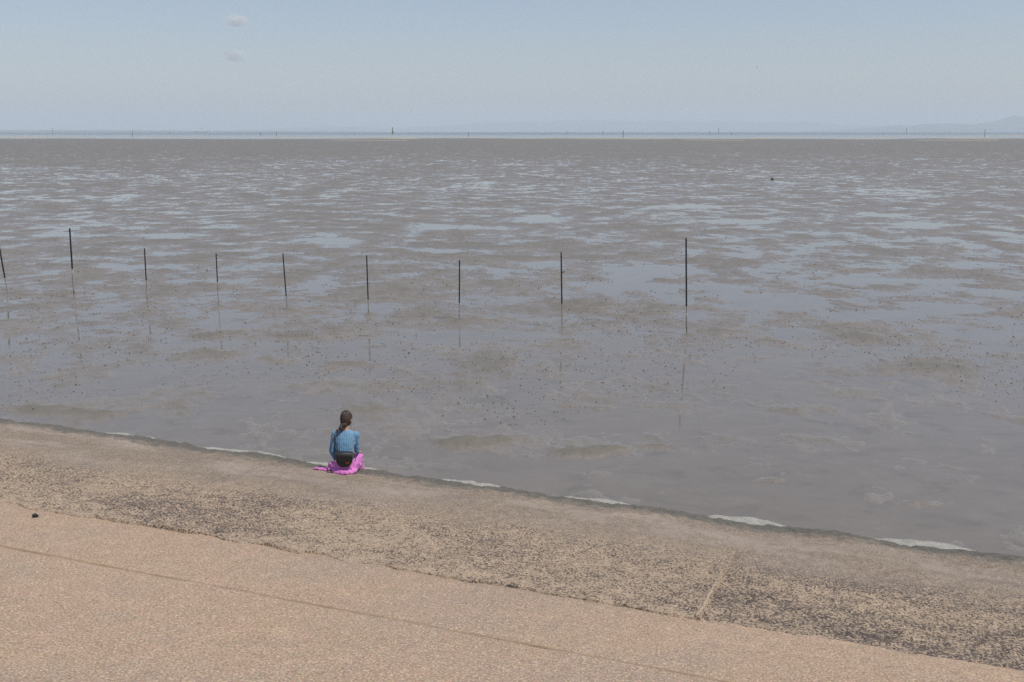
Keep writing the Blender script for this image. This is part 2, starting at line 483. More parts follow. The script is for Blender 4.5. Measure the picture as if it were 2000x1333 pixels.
base = np.array([(1, 0, 0), (.3, .9, 0), (-.8, .55, 0), (-.75, -.6, 0), (.35, -.95, 0), (.1, .05, .8)])
fcs = np.array([(0, 1, 5), (1, 2, 5), (2, 3, 5), (3, 4, 5), (4, 0, 5)])
ang = rng.uniform(0, 6.28, n); el = rng.uniform(.7, 1.8, n)
bx = base[None, :, 0] * el[:, None]; by = base[None, :, 1] + 0 * ang[:, None]
jit = rng.uniform(.7, 1.3, (n, 6))
vx = (bx * np.cos(ang)[:, None] - by * np.sin(ang)[:, None]) * jit * sz[:, None] + Xc[:, None]
vy = (bx * np.sin(ang)[:, None] + by * np.cos(ang)[:, None]) * jit * sz[:, None] + Yc[:, None]
vz = base[None, :, 2] * jit * sz[:, None] * 1.1 + Zc[:, None] - .003
me = bpy.data.meshes.new('mud_clods')
co = np.stack([vx, vy, vz], -1).reshape(-1, 3)
fi = (fcs[None] + (np.arange(n) * 6)[:, None, None]).reshape(-1, 3)
me.from_pydata(co.tolist(), [], fi.tolist())
tag(link('mud_clods', me, M['clod'], smooth=False), 'small dark mud clods and casts strewn over the wet flat', kind='stuff')

# ------------------------------------------------------------------ the concrete embankment
EMB_ROT = -R(20.4)
ca, sa = math.cos(EMB_ROT), math.sin(EMB_ROT)
def to_emb(p):            # world -> (along, seaward)
    return (p.x * ca + p.y * sa, -p.x * sa + p.y * ca)
def from_emb(a, s, z):
    return Vector((a * ca - s * sa, a * sa + s * ca, z))
PROF_S = [-8, 7.04, 8.33, 10.0, 11.0, 11.6, 12.0, 12.25, 12.42, 12.56, 12.68, 12.77, 12.83, 12.88]
PROF_Z = [3.95, 1.70, 1.50, 1.265, 1.12, 1.03, .955, .90, .85, .79, .70, .57, .35, -.6]
def prof(s): return np.interp(s, PROF_S, PROF_Z)
def warp_k(a): return np.interp(a, [-26, -14, -6, 0, 10], [.45, .26, .08, .0, 0])
def warp(a, s): return s + warp_k(a) * np.clip(s - 9, 0, None) / 3.4
def unwarp(a, s):
    k = warp_k(a); return np.where(np.asarray(s) > 9, (s + 9 * k / 3.4) / (1 + k / 3.4), s)
def hit(px, py):
    d = ray(px, py); o = Vector((0, 0, CAM_Z)); k = 2.0
    while k < 60:
        p = o + d * k
        a_, s_ = to_emb(p)
        if p.z < float(prof(unwarp(a_, s_))): return p
        k += .01
    return p
emb = empty('embankment', (0, 0, 0), EMB_ROT)
A0, A1 = -26.0, 10.0
# core under the slabs
me = bpy.data.meshes.new('embankment')
ss = [-8] + [x for x in PROF_S[1:]]
zz = [float(prof(x)) - .07 for x in ss]
bpy.data.objects.remove(emb)
cv = [(a, x - (.06 if x > 12.3 else 0), z) for a in (A0 + .05, A1 - .05) for x, z in zip(ss, zz)]
k = len(ss)
bot = [(a, x, -.8) for a in (A0 + .05, A1 - .05) for x in (-8, 12.8)]
cf = [(i, i + 1, k + i + 1, k + i) for i in range(k - 1)]
me.from_pydata(cv + bot, [], [tuple(reversed(f)) for f in cf])
emb = link('embankment', me, M['core'], smooth=False)
emb.rotation_euler = (0, 0, EMB_ROT)
tag(emb, 'gently sloping concrete embankment running down to the mud', kind='structure')

def slab(name, a0, a1, s0, s1, mat, da, ds, drop=.09, relief=None, rag=.006, seed=0):
    """a concrete slab: relief grid on top with skirts at the rim; coordinates along / seaward"""
    na, ns = max(2, int((a1 - a0) / da)), max(2, int((s1 - s0) / ds))
    a = np.linspace(a0, a1, na); s = np.linspace(s0, s1, ns)
    AA, SS = np.meshgrid(a, s)
    # ragged joint edges
    e0 = rag * fbm(a, a * 0, .35, 4, .6, seed + 1); e1 = rag * fbm(a, a * 0 + 9, .35, 4, .6, seed + 2)
    w0 = np.clip(1 - (SS - s0) / .12, 0, 1); w1 = np.clip(1 - (s1 - SS) / .12, 0, 1)
    SS = SS + w0 * e0[None] + w1 * e1[None]
    ZZ = prof(SS)
    if relief is not None: ZZ = ZZ + relief(AA, SS)
    # worn arris
    ZZ = ZZ - .012 * np.exp(-((SS - s0) / .02) ** 2) - .012 * np.exp(-((s1 - SS) / .02) ** 2)
    AA = np.pad(AA, 1, mode='edge'); SS = np.pad(SS, 1, mode='edge'); ZZ = np.pad(ZZ, 1, mode='edge')
    ZZ[0, :] -= drop; ZZ[-1, :] -= drop; ZZ[:, 0] -= drop; ZZ[:, -1] -= drop
    me = grid_mesh(name, AA, warp(AA, SS), ZZ)
    at = me.attributes.new('seaward', 'FLOAT', 'POINT'); at.data.foreach_set('value', SS.ravel().astype(np.float32))
    if name == 'rough_panel':
        at = me.attributes.new('scar', 'FLOAT', 'POINT'); at.data.foreach_set('value', scar_mask(AA, SS).ravel().astype(np.float32))
    return link(name, me, mat, emb)

rel_pink = lambda A, S_: .006 * fbm(A, S_, .9, 4, .55, 31) + .004 * fbm(A, S_, .16, 3, .6, 35)
slab('upper_slab', A0, A1, 3.0, 7.039, M['pink'], .05, .05, relief=rel_pink, seed=1)
slab('middle_slab', A0, A1, 7.044, 8.45, M['pink'], .045, .03, relief=lambda A, S_: rel_pink(A, S_) - .004 - .02 * np.clip((S_ - 8.22) / .3, 0, 1), seed=2)
lower = [(-8.0, 3.0)]
me = bpy.data.meshes.new('hidden_slab')

# dry moss and grit in the long joint
a = np.linspace(A0, A1, 900)
wob = .004 * fbm(a, a * 0, .5, 3, .5, 44)
wd = .004 * np.clip(.55 + 1.1 * fbm(a, a * 0, 1.3, 3, .6, 45), .08, 1.6)
XX = np.stack([a] * 4); YY = np.stack([7.030 + wob - wd * .8, 7.034 + wob - wd * .3, 7.043 + wob, 7.052 + wob])
zf = prof(7.04) - .001 + .013 * np.clip(fbm(a, a * 0, .6, 4, .6, 46) + .02, -1.2, .12)
ZZ = np.stack([zf - .012, zf, zf, zf - .016])
link('joint_filler', grid_mesh('joint_filler', XX, YY, ZZ), M['filler'], emb)

# joints across the rough band, read off the photograph
JR0 = to_emb(hit(1367, 1211)); JR1 = to_emb(hit(1416, 1128))
JL0 = to_emb(hit(196, 1006)); JL1 = to_emb(hit(330, 958))
print('joints', JR0, JR1, JL0, JL1)
scr = random.Random(9)
SCR = []
for _ in range(46):      # trowel scars and cracks, mostly on the right-hand panel
    px, py = scr.uniform(1420, 2050), 0
    f = scr.random()
    py = 1120 + (px - 1420) * .15 + f * 120
    c = to_emb(hit(px, py)); an = scr.choice([scr.gauss(.35, .25), scr.gauss(-.8, .3), scr.gauss(1.5, .2)]); L = scr.uniform(.15, .6)
    SCR.append((c[0], c[1], math.cos(an), math.sin(an), L, scr.choice([-1, -1, 1]) * scr.uniform(.008, .018), scr.uniform(.010, .022)))
for _ in range(22):
    c = to_emb(hit(scr.uniform(330, 1300), 0 + scr.uniform(980, 1060))); an = scr.gauss(.5, .35); L = scr.uniform(.15, .5)
    SCR.append((c[0], c[1], math.cos(an), math.sin(an), L, scr.choice([-1, 1]) * scr.uniform(.006, .014), scr.uniform(.012, .024)))
def scar_mask(A, S_):
    z = np.zeros_like(A)
    for (x, y, cx, cy, L, dz, wd) in SCR:
        m = (np.abs(A - x) < L + .1) & (np.abs(S_ - y) < L + .1)
        if not m.any(): continue
        dx, dy = A[m] - x, S_[m] - y
        u, v = dx * cx + dy * cy, -dx * cy + dy * cx
        v = v + .02 * np.sin(u * 9 + x)
        z[m] += np.sign(dz) * np.exp(-(v / (wd * .8)) ** 2) * np.exp(-(u / L) ** 4)
    return z
def rel_rough(lift, const=0.0):
    def f(A, S_):
        z = .014 * fbm(A, S_, .7, 4, .55, 50) + .0085 * fbm(A, S_, .11, 3, .65, 55) + .012 * vn(A / 2.3, S_ / 1.2, 58) + const + lift * np.clip((10.6 - S_) / 1.2, 0, 1)
        z = z + np.clip((S_ - 11.6) / .5, 0, 1) * (.013 * fbm(A, S_, .14, 3, .65, 59) + .012 * fbm(A, S_, .5, 2, .5, 61))
        for (x, y, cx, cy, L, dz, wd) in SCR:
            m = (np.abs(A - x) < L + .1) & (np.abs(S_ - y) < L + .1)
            if not m.any(): continue
            dx, dy = A[m] - x, S_[m] - y
            u, v = dx * cx + dy * cy, -dx * cy + dy * cx
            v = v + .02 * np.sin(u * 9 + x)
            z[m] += dz * np.exp(-(v / wd) ** 2) * np.exp(-(u / L) ** 4)
        # scalloped lip: the rim rises and sinks and steps in and out
        lip = np.clip((S_ - 11.3) / 1.1, 0, 1)
        z += lip * (-LIP_AMP * np.cos(2 * np.pi * np.interp(A, lob, np.arange(len(lob))))) * np.clip((12.85 - S_) / .3, 0, 1)
        z *= np.clip((12.80 - S_) / .25, 0.12, 1)
        return z
    return f
LOBE_PX = [(-115, 818), (85, 832), (275, 857), (470, 883), (690, 914), (925, 943), (1190, 977), (1480, 1013), (1800, 1056), (2170, 1104)]
lob = [to_emb(at_z(px, py, .5))[0] for px, py in LOBE_PX]
print('lobes', [round(x, 2) for x in lob], np.diff(lob))
LIP_P = (lob[8] - lob[2]) / 6
LIP_A = lob[6] + LIP_P * .5
LIP_AMP = .016
gap = .004
slab('rough_panel', A0, JL0[0] + .02, 8.35, 12.88, M['rough'], .03, .026, .1, rel_rough(.0), .045, 11)
slab('rough_panel', JL0[0], JR0[0], 8.35, 12.88, M['rough'], .026, .024, .1, rel_rough(.010, .003), .045, 12)
slab('rough_panel', JR0[0] - .02, A1, 8.35, 12.88, M['rough_dark'], .026, .024, .1, rel_rough(-.022), .045, 13)

def ridge(a0, s0, s1, wd, hgt, mat, seed):
    s = np.linspace(s0, s1, 60)
    e = np.linspace(0, 1, 60)
    tap = np.clip(np.minimum(e / .06, (1 - e) / .35), 0, 1)
    a = a0 + .012 * fbm(s, s * 0, .3, 3, .6, seed)
    W = wd * tap * (1 + .4 * fbm(s, s * 0, .25, 3, .6, seed + 3)) + .003
    offs = [-.5, -.35, .2, .5]; hz = [-.03, hgt, hgt * .9, -.03]
    X = np.stack([a + o_ * W for o_ in offs]); Y = np.stack([s] * 4)
    rr_ = rel_rough(.010, .003)(a[None, :], s[None, :])[0]
    Z = np.stack([prof(s) + rr_ + q * tap + .004 * fbm(s, s * 0 + i, .15, 3, .6, seed + 5) for i, q in enumerate(hz)])
    return link('joint_edge', grid_mesh('joint_edge', X, Y, Z), mat, emb)
ridge(JR0[0] - .03, 8.34, JR1[1] + .12, .038, .008, M['edge'], 70)

# pale toe apron: rounded lobes standing on the mud below the lip
def lobe(a, half, seed, out=.30):
    n = 40; t = np.linspace(-1, 1, n)
    x = a + t * half
    # outer line bulges seaward
    bul = 12.90 + out + out * (1 - np.abs(t) ** 2.1) + .06 * fbm(x, x * 0, .55, 4, .6, seed)
    ss_ = np.linspace(0, 1, 16)
    XX, QQ = np.meshgrid(x, ss_)
    SS = 12.72 + QQ * (bul[None, :] - 12.72)
    ZZ = .60 - .09 * QQ + .012 * fbm(XX, SS, .25, 4, .6, seed + 2) - .03 * QQ ** 8
    XX = np.vstack([XX, XX[-1:], XX[-1:]]); SS = np.vstack([SS, SS[-1:] + .03, SS[-1:] + .06]); ZZ = np.vstack([ZZ, ZZ[-1:] - .10, ZZ[-1:] * 0 - .4])
    XX = np.pad(XX, ((0, 0), (1, 1)), mode='edge'); SS = np.pad(SS, ((0, 0), (1, 1)), mode='edge'); ZZ = np.pad(ZZ, ((0, 0), (1, 1)), mode='edge')
    ZZ[:, 0] = -.4; ZZ[:, -1] = -.4
    return link('apron_block', grid_mesh('apron_block', XX[:, ::-1], SS[:, ::-1] + warp_k(XX[:, ::-1]) * 1.1, ZZ[:, ::-1]), M['apron'], emb)
ed = [(lob[i] + lob[i + 1]) / 2 for i in range(len(lob) - 1)]
ed = [2 * lob[0] - ed[0]] + ed + [2 * lob[-1] - ed[-1]]
for i in range(len(lob)):
    lobe((ed[i] + ed[i + 1]) / 2, (ed[i + 1] - ed[i]) / 2 - .004, 200 + 7 * i, (.29 if i > 1 else .14))

# ------------------------------------------------------------------ poles on the flat
def pole(top, base, split, r_px, label, pale=0.0, bracket=False, snag=True, seed=0):
    b = at_z(base[0], base[1], 0.0); Y = b.y
    tpt = at_y(top[0], top[1], Y + random.Random(seed).uniform(-.05, .05)); sp = at_y(base[0] + (top[0] - base[0]) * (base[1] - split) / (base[1] - top[1]), split, Y)
    root = empty('mooring_pole', b)
    tp, spp = tpt - b, sp - b
    r = .66 * r_px / F_PX * Y / 2
    rr = random.Random(seed)
    d = (tp - spp)
    mb = MB()
    pts = [spp + d * q for q in (0, .02, .3, .6, .97, 1.0)]
    mb.tube(pts, [r * .72, r, r * 1.02, r, r * .98, r * .8], 12)
    up = mb.build('upper_tube', M['tar'], root)
    mb = MB(); n_ = 10; low = []
    bot = -.5
    dirv = spp / max(spp.z, .01)
    for i in range(n_ + 1):
        q = i / n_; z_ = bot + (spp.z - bot + .05) * q
        low.append((dirv * z_, r * (.66 + .14 * rr.random())))
    mb.tube([p for p, _ in low], [q for _, q in low], 10)
    mb.build('lower_stake', M['stake'], root)
    if pale:
        mb = MB(); z0, z1 = spp.z * .15, spp.z * (.15 + pale)
        pts = [dirv * (z0 + (z1 - z0) * q) for q in (0, .2, .5, .8, 1)]
        mb.tube(pts, [r * .74, r * .98, r * .92, r * 1.0, r * .75], 10)
        mb.build('barnacle_crust', M['barn'], root)
    mb = MB(); mb.tube([spp - d.normalized() * .05, spp + d.normalized() * .03], [r * 1.08, r * 1.1], 12)
    mb.build('sleeve_collar', M['tar'], root)
    if bracket:
        q = spp + d * .60
        mb = MB(); mb.tube([q, q + Vector((.07, -.01, .005)), q + Vector((.10, -.01, .03))], [.014, .014, .012], 8); mb.build('bracket', M['tar'], root)
    tag(root, label, 'pole', 'poles standing in a row on the mud')
    return root
PO = [((-4, 468), (15, 574), 540, 4.2, 'leaning pole cut off by the left edge of the picture', .0, False),
      ((136, 446), (145, 584), 522, 4.6, 'tall leaning pole with pale lower stake, second from the left edge', .75, False),
      ((282, 485), (288, 592), 545, 3.6, 'short dark pole third from the left edge', .3, False),
      ((422, 495), (427, 600), 548, 3.4, 'short dark pole fourth from the left edge', .0, False),
      ((552.5, 495), (561, 605), 575, 3.6, 'slightly leaning dark pole directly left of the seated person', .0, False),
      ((716, 499), (720, 614), 582, 3.8, 'dark pole just right of and beyond the seated person', .3, False),
      ((897.5, 508), (897, 626), 588, 3.9, 'upright dark pole, third from the right end of the row', .0, False),
      ((1096, 493), (1098, 640), 590, 4.2, 'dark pole with a small side bracket, second from the right', .0, True),
      ((1340, 465), (1341, 654), 594, 4.9, 'tallest dark pole at the right end of the row', .55, False)]
for i, (tp, bs, spl, rp, lab, pl, br) in enumerate(PO):
    pole(tp, bs, spl, rp, lab, pl, br, True, 30 + i)

# ------------------------------------------------------------------ things far out
def far_post(px, py_top, py_base, wpx, label):
    b = at_z(px, py_base, 0.0)
    if b.y > 2600 or b.y < 0: b = at_y(px, HOR + 4, 2600); b.z = 0
    t = at_y(px, py_top, b.y)
    root = empty('channel_marker', b)
    h = t.z; r = .62 * wpx / F_PX * b.y / 2
    mb = MB(); mb.tube([(0, 0, -1), (0, 0, h * .5), (.02 * h, 0, h)], [r, r * .95, r * .8], 8); mb.build('post', M['dark'], root)
    mb = MB(); mb.tube([(.016 * h, 0, h * .84), (.02 * h, 0, h * 1.0)], [r * 1.35, r * 1.35], 8); mb.build('top_band', M['dark'], root)
    tag(root, label, 'marker post', 'far marker posts in the sea')
FP = [(103, 251, 262, .9, 'far post above the left sand spit'), (259, 256, 267, 1.2, 'distant post at the water line on the far left'),
      (331, 257, 263, 1.0, 'short distant post left of the pale barge'), (509, 258, 265, 1.2, 'left one of two close far posts, left of centre'),
      (540, 257, 266, 1.2, 'right one of two close far posts, left of centre'), (693, 260, 264, .9, 'small far post left of the yellow beacon'),
      (914.5, 258, 266, 1.4, 'far post right of the yellow beacon'), (1107, 256, 262, 1.4, 'far post beside the white boat'),
      (1177, 256, 264, 1.0, 'thin far post between the white boat and the dark leaning marker'), (1217, 256, 268, 1.8, 'thickest dark far post right of the white boat'),
      (1386, 256, 263, 1.3, 'left post of three far out above the tallest pole'), (1403, 251, 262, 1.3, 'tall middle post of three far out above the tallest pole'),
      (1428, 258, 264, 1.0, 'right post of three far out above the tallest pole'), (1770, 251, 260, 1.3, 'tall far post in front of the right-hand hills'),
      (1923, 253, 266, 1.5, 'tall far post near the right end of the shore'), (1725, 260, 264, .9, 'small far post left of the right-hand hills')]
for q in FP: far_post(*q)

# beacon
b = at_y(767, 260, 2400); b.z = 0
bc = empty('sea_beacon', b)
hb = at_y(767, 248.5, 2400).z
mb = MB(); mb.tube([(0, 0, -1), (0, 0, hb * .34), (0, 0, hb * .36)], [2.1, 2.1, 1.7], 14); mb.build('base', M['dark'], bc)
mb = MB(); mb.tube([(0, 0, hb * .35), (0, 0, hb * .8), (0, 0, hb * .84)], [1.6, 1.5, 1.2], 14); mb.build('tower', M['yellow'], bc)
mb = MB(); mb.tube([(0, 0, hb * .83), (0, 0, hb * .95)], [.8, .7], 10); mb.ell((0, 0, hb * .95), (.7, .7, .6)); mb.build('lantern', M['dark'], bc)
mb = MB(); mb.tube([(0, 0, hb * .82), (0, 0, hb * .85)], [2.0, 2.0], 14); mb.build('gallery', M['dark'], bc)
tag(bc, 'stubby beacon with yellowish tower and dark base out at sea', 'beacon')

def boat(px, py, Y, L, name, label, cat, cabin_h):
    p = at_y(px, py, Y); p.z = 0
    r = empty(name, p)
    mb = MB(); rs_ = []
    for q in np.linspace(0, 1, 9):
        x = (q - .5) * L; wv = .16 * L * (math.sin(math.pi * min(1, .25 + q * .75)) ** .6 + .05); fb = .06 * L * (1 + .5 * abs(q - .45))
        rs_.append([Vector((x, -wv, fb)), Vector((x, -wv * .7, -.2)), Vector((x, wv * .7, -.2)), Vector((x, wv, fb))])
    mb.rings(rs_); mb.build('hull', M['white'], r, False)
    mb = MB(); mb.box((-.08 * L, 0, .06 * L + cabin_h / 2), (.16 * L, .1 * L, cabin_h / 2)); mb.build('cabin', M['white'], r, False)
    mb = MB(); mb.box((-.02 * L, 0, .06 * L + cabin_h * .68), (.102 * L, .1015 * L, cabin_h * .14)); mb.build('window_band', M['dark'], r, False)
    mb = MB(); mb.tube([(-.12 * L, 0, .06 * L + cabin_h), (-.12 * L, 0, .06 * L + cabin_h * 2.2)], .02 * L, 6); mb.build('mast', M['grey'], r)
    tag(r, label, cat)
boat(1112, 258, 2500, 9.0, 'fishing_boat', 'small white boat on the horizon right of centre', 'boat', 2.2)
boat(397, 256, 6500, 115.0, 'cargo_ship', 'long pale low ship on the left horizon', 'ship', 11.0)

# birds
def bird(name, loc, span, mat, label, heading, bank, standing=False):
    r = empty(name, loc, heading)
    if standing:
        mb = MB(); mb.ell((0, 0, .42), (.11, .26, .13), Matrix.Rotation(.35, 3, 'X')); mb.build('body', mat, r)
        mb = MB(); mb.tube([(0, .18, .48), (0, .27, .62), (0, .22, .76), (0, .30, .86)], [.06, .035, .03, .035], 8); mb.ell((0, .33, .87), (.045, .08, .045)); mb.build('neck', mat, r)
        mb = MB(); mb.tube([(0, .38, .87), (0, .55, .85)], [.018, .003], 6); mb.build('bill', M['yellow'], r)
        for sx in (-1, 1):
            mb = MB(); mb.tube([(sx * .05, 0, .33), (sx * .05, .02, .16), (sx * .05, -.01, -.03)], .012, 6); mb.build('leg', M['dark'], r)
    else:
        mb = MB(); mb.tube([(0, -.26 * span, 0), (0, -.14 * span, 0), (0, .04 * span, 0), (0, .17 * span, .01 * span), (0, .22 * span, .01 * span)], [.01 * span, .045 * span, .06 * span, .04 * span, .012 * span], 10); mb.build('body', mat, r)
        for sx in (-1, 1):
            mb = MB()
            st = [(0, .10, -.08, 0), (.22, .13, -.06, .07), (.40, .06, -.06, .05), (.5, -.02, -.06, .02)]
            rs_ = [[Vector((sx * a_ * span, f_ * span, z_ * span)), Vector((sx * a_ * span, (f_ + k_) * .5 * span, z_ * span + .012 * span)), Vector((sx * a_ * span, k_ * span, z_ * span)), Vector((sx * a_ * span, (f_ + k_) * .5 * span, z_ * span - .008 * span))] for a_, f_, k_, z_ in st]
            mb.rings(rs_); mb.build('wing', mat, r)
        r.rotation_euler = (.1, bank, heading)
    tag(r, label, 'bird')
bird('gull', at_y(1478, 132, 320), 1.2, M['white'], 'tiny white gull high in the sky above the driftwood', R(70), .25)
bird('gull', at_y(803, 217, 330), 1.35, M['white'], 'pale gull banking low above the horizon near the beacon', R(25), 1.05)
p = at_z(279, 273); p.z = float(mud_height(np.array([p.x]), np.array([p.y]))[0])
bird('egret', p, 1, M['white'], 'tiny white egret standing on the far mud at left', R(60), 0, True)

# driftwood
p = at_z(1508, 352.5); p.z = max(0, float(mud_height(np.array([p.x]), np.array([p.y]))[0]))
mb = MB()
mb.tube([(-.23, 0, .02), (-.1, .02, .05), (.05, 0, .06), (.24, -.05, .03)], [.03, .05, .06, .03], 9)
mb.tube([(.02, 0, .05), (-.04, 0, .2), (-.09, .02, .33)], [.08, .075, .03], 9)
mb.tube([(.04, 0, .06), (.13, .02, .12), (.22, 0, .05)], [.06, .06, .035], 9)
me = remesh(mb, .018, 2)
o = link('driftwood', me, M['wood']); o.location = p
tag(o, 'small black forked driftwood stump lying far out on the wet mud', 'driftwood')

# stone on the pink slab
p = hit(67, 1011)
bm = bmesh.new(); bmesh.ops.create_icosphere(bm, subdivisions=3, radius=1)
for v in bm.verts:
    q = v.co.copy(); nn = 1 + .28 * float(vn(q.x * 1.7 + 5, q.y * 1.7 + q.z * 1.3, 3)) + .12 * float(vn(q.x * 4, q.y * 4 + q.z * 3, 4))
    v.co = Vector((q.x * .033 * nn, q.y * .025 * nn, q.z * .020 * nn))
me = bpy.data.meshes.new('stone'); bm.to_mesh(me); bm.free()
o = link('stone', me, M['rock']); o.location = p + Vector((0, .02, .017)); o.rotation_euler = (.1, .2, .6)
tag(o, 'small black stone lying on the pink concrete at left', 'stone')

# ------------------------------------------------------------------ distant hills
def hills(pts, Y, seed, label):
    xs = np.linspace(pts[0][0], pts[-1][0], 260)
    yp = np.interp(xs, [p[0] for p in pts], [p[1] for p in pts])
    X = (xs - 1000) / F_PX * Y * math.cos(PITCH) ** -1 * 1.0
    X = np.array([at_y(a_, HOR, Y).x for a_ in xs])
    Hh = np.maximum((HOR - yp) / F_PX * Y, 0) * (1 + .06 * fbm(X, X * 0, 600, 4, .55, seed))
    cs = [(-2600, .0), (-1700, .22), (-900, .55), (-350, .85), (0, 1.0), (500, .8), (1500, .3), (2600, 0)]
    XX = np.stack([X] * 8); YY = np.stack([Y + c_[0] + 160 * fbm(X, X * 0 + i, 900, 3, .5, seed + i) for i, c_ in enumerate(cs)])
    ZZ = np.stack([Hh * c_[1] * (1 + (.12 * fbm(X, X * 0 + i, 500, 3, .5, seed + 9 + i) if 0 < i < 4 else 0)) - 2 for i, c_ in enumerate(cs)])
    tag(link('hills', grid_mesh('hills', XX, YY, ZZ), M['hill']), label, kind='structure')
hills([(1560, 257), (1640, 253), (1720, 247), (1745, 243.5), (1775, 245), (1800, 243), (1845, 242), (1868, 246), (1900, 243), (1935, 240), (1962, 240), (1975, 234), (1992, 227), (2010, 230), (2060, 222), (2150, 214), (2300, 225), (2500, 240)], 14500, 300, 'hazy blue hills rising at the right end of the horizon')
hills([(420, 257), (560, 249), (640, 247), (760, 250), (900, 243), (1000, 238), (1090, 236), (1200, 237), (1330, 236), (1450, 238), (1560, 238), (1650, 243), (1800, 251), (1900, 257)], 20500, 330, 'very faint far range barely visible above the sea')
hills([(-500, 250), (-200, 251), (0, 253.2), (200, 253.5), (420, 254.6), (640, 255.5), (800, 257)], 11500, 360, 'low dark line of coast on the left horizon')

# ------------------------------------------------------------------ clouds
def mat_cloud():
    m = bpy.data.materials.new('thin_cloud'); m.use_nodes = True
    t = m.node_tree; t.nodes.clear()
    tc = t.nodes.new('ShaderNodeTexCoord')
    ln = t.nodes.new('ShaderNodeVectorMath'); ln.operation = 'LENGTH'; t.links.new(tc.outputs['Object'], ln.inputs[0])
    ns = t.nodes.new('ShaderNodeTexNoise'); ns.inputs['Scale'].default_value = 2.4; ns.inputs['Detail'].default_value = 5; t.links.new(tc.outputs['Object'], ns.inputs['Vector'])
    a = t.nodes.new('ShaderNodeMath'); a.operation = 'MULTIPLY_ADD'; t.links.new(ns.outputs['Fac'], a.inputs[0]); a.inputs[1].default_value = -1.1; t.links.new(ln.outputs['Value'], a.inputs[2])
    mr = t.nodes.new('ShaderNodeMapRange'); t.links.new(a.outputs[0], mr.inputs[0])
    for i, v in enumerate((.35, -.35, 0, .016)): mr.inputs[i + 1].default_value = v
    pv = t.nodes.new('ShaderNodeVolumePrincipled'); pv.inputs['Color'].default_value = (1, .98, .97, 1); pv.inputs['Anisotropy'].default_value = -.4
    t.links.new(mr.outputs[0], pv.inputs['Density'])
    ou = t.nodes.new('ShaderNodeOutputMaterial'); t.links.new(pv.outputs[0], ou.inputs['Volume'])
    return m
MC = mat_cloud()
def cloud(px, py, Y, wpx, hpx, label):
    c = at_y(px, py, Y)
    bm = bmesh.new(); bmesh.ops.create_icosphere(bm, subdivisions=3, radius=1.0)
    for v in bm.verts:
        if v.co.z < 0: v.co.z *= .6
    me = bpy.data.meshes.new('cloud'); bm.to_mesh(me); bm.free()
    o = link('cloud', me, MC); o.location = c
    o.scale = (wpx / F_PX * Y / 2, wpx / F_PX * Y / 2, hpx / F_PX * Y / 1.6)
    tag(o, label, 'cloud', 'small clouds in the pale sky')
cloud(463, 42, 9000, 62, 26, 'small faint puff of cloud near the top left, the upper one')
cloud(460, 110, 9000, 56, 28, 'small faint puff of cloud at left, the lower one')

# ------------------------------------------------------------------ the seated person
seat = hit(670, 924)
fwd = Vector((math.sin(R(3)), math.cos(R(3)), 0))
seat = seat + fwd * .12
sa_, ss2 = to_emb(seat)
_rel = rel_rough(.006)
def ground(p):
    a_, s_ = to_emb(p); s_ = float(unwarp(a_, s_)); return float(prof(s_)) + float(_rel(np.array([[a_]]), np.array([[s_]]))[0, 0])
seat.z = ground(seat) - .004
print('seat', seat, sa_, ss2)
per = empty('person', seat, -R(3)); per.scale = (.97, 1.02, 1.04)
tag(per, 'person in a blue knit top and long pink skirt seated on the embankment edge', 'person')

def cloth_mat(name, col, knit=False):
    t = NT(name); c = t.coord(); xyz = t.sep(c)
    n = t.noise(c, 40, 3); big = t.noise(c, 9, 4)
    d = tuple(k * .8 for k in col); l = tuple(min(1, k * 1.15) for k in col)
    cc = t.mix(big, d, l)
    if knit:
        wv = t.new('ShaderNodeTexWave'); wv.wave_type = 'BANDS'; wv.bands_direction = 'X'; t.l.new(c, wv.inputs['Vector'])
        wv.inputs['Scale'].default_value = 9.5; wv.inputs['Distortion'].default_value = 1.2; wv.inputs['Detail'].default_value = 1
        wz = t.new('ShaderNodeTexWave'); wz.wave_type = 'BANDS'; wz.bands_direction = 'DIAGONAL'; t.l.new(c, wz.inputs['Vector'])
        wz.inputs['Scale'].default_value = 20; wz.inputs['Distortion'].default_value = 2.5
        h = t.math('ADD', wv.outputs['Fac'], t.math('MULTIPLY', wz.outputs['Fac'], .6))
        cc = t.mix(t.math('MULTIPLY', wz.outputs['Fac'], .2), cc, tuple(k * .6 for k in col))
        nm = t.bump(h, .008, .6)
    else:
        nm = t.bump(n, .003, .5)
    t.b.inputs['Sheen Weight'].default_value = .15
    return t.done(cc, .8, nm, .2)
M['skin'] = plain('skin', (.50, .31, .22), .5, .08, 12)
M['knit'] = cloth_mat('blue_knit', (.165, .315, .46), True)
M['pink_cloth'] = cloth_mat('pink_skirt', (.62, .19, .50))
M['bag'] = plain('black_nylon', (.016, .016, .018), .45, .3, 20, .002)
M['bagtop'] = plain('dark_grey_nylon', (.045, .045, .048), .5, .3, 20, .002)
M['red'] = plain('red_print', (.55, .06, .03), .6, .1, 20)
M['orange'] = plain('orange_print', (.62, .26, .04), .6, .1, 20)
M['tie'] = plain('hair_tie', (.07, .025, .03), .7, .2, 40)
M['eye'] = plain('eye', (.03, .02, .018), .2, .1, 40)
M['lips'] = plain('lips', (.42, .17, .14), .5, .1, 40)
M['shoe'] = plain('white_shoe', (.6, .59, .56), .6, .1, 20)
def mat_hair():
    t = NT('brown_hair'); c = t.coord()
    n = t.noise(t.mapping(c, (1, 1, .12)), 130, 3, .6)
    col = t.mix(t.rng(n, .35, .65), (.014, .009, .007), (.085, .052, .037))
    return t.done(col, .40, t.bump(n, .006, 1.0), .5)
M['hair'] = mat_hair()

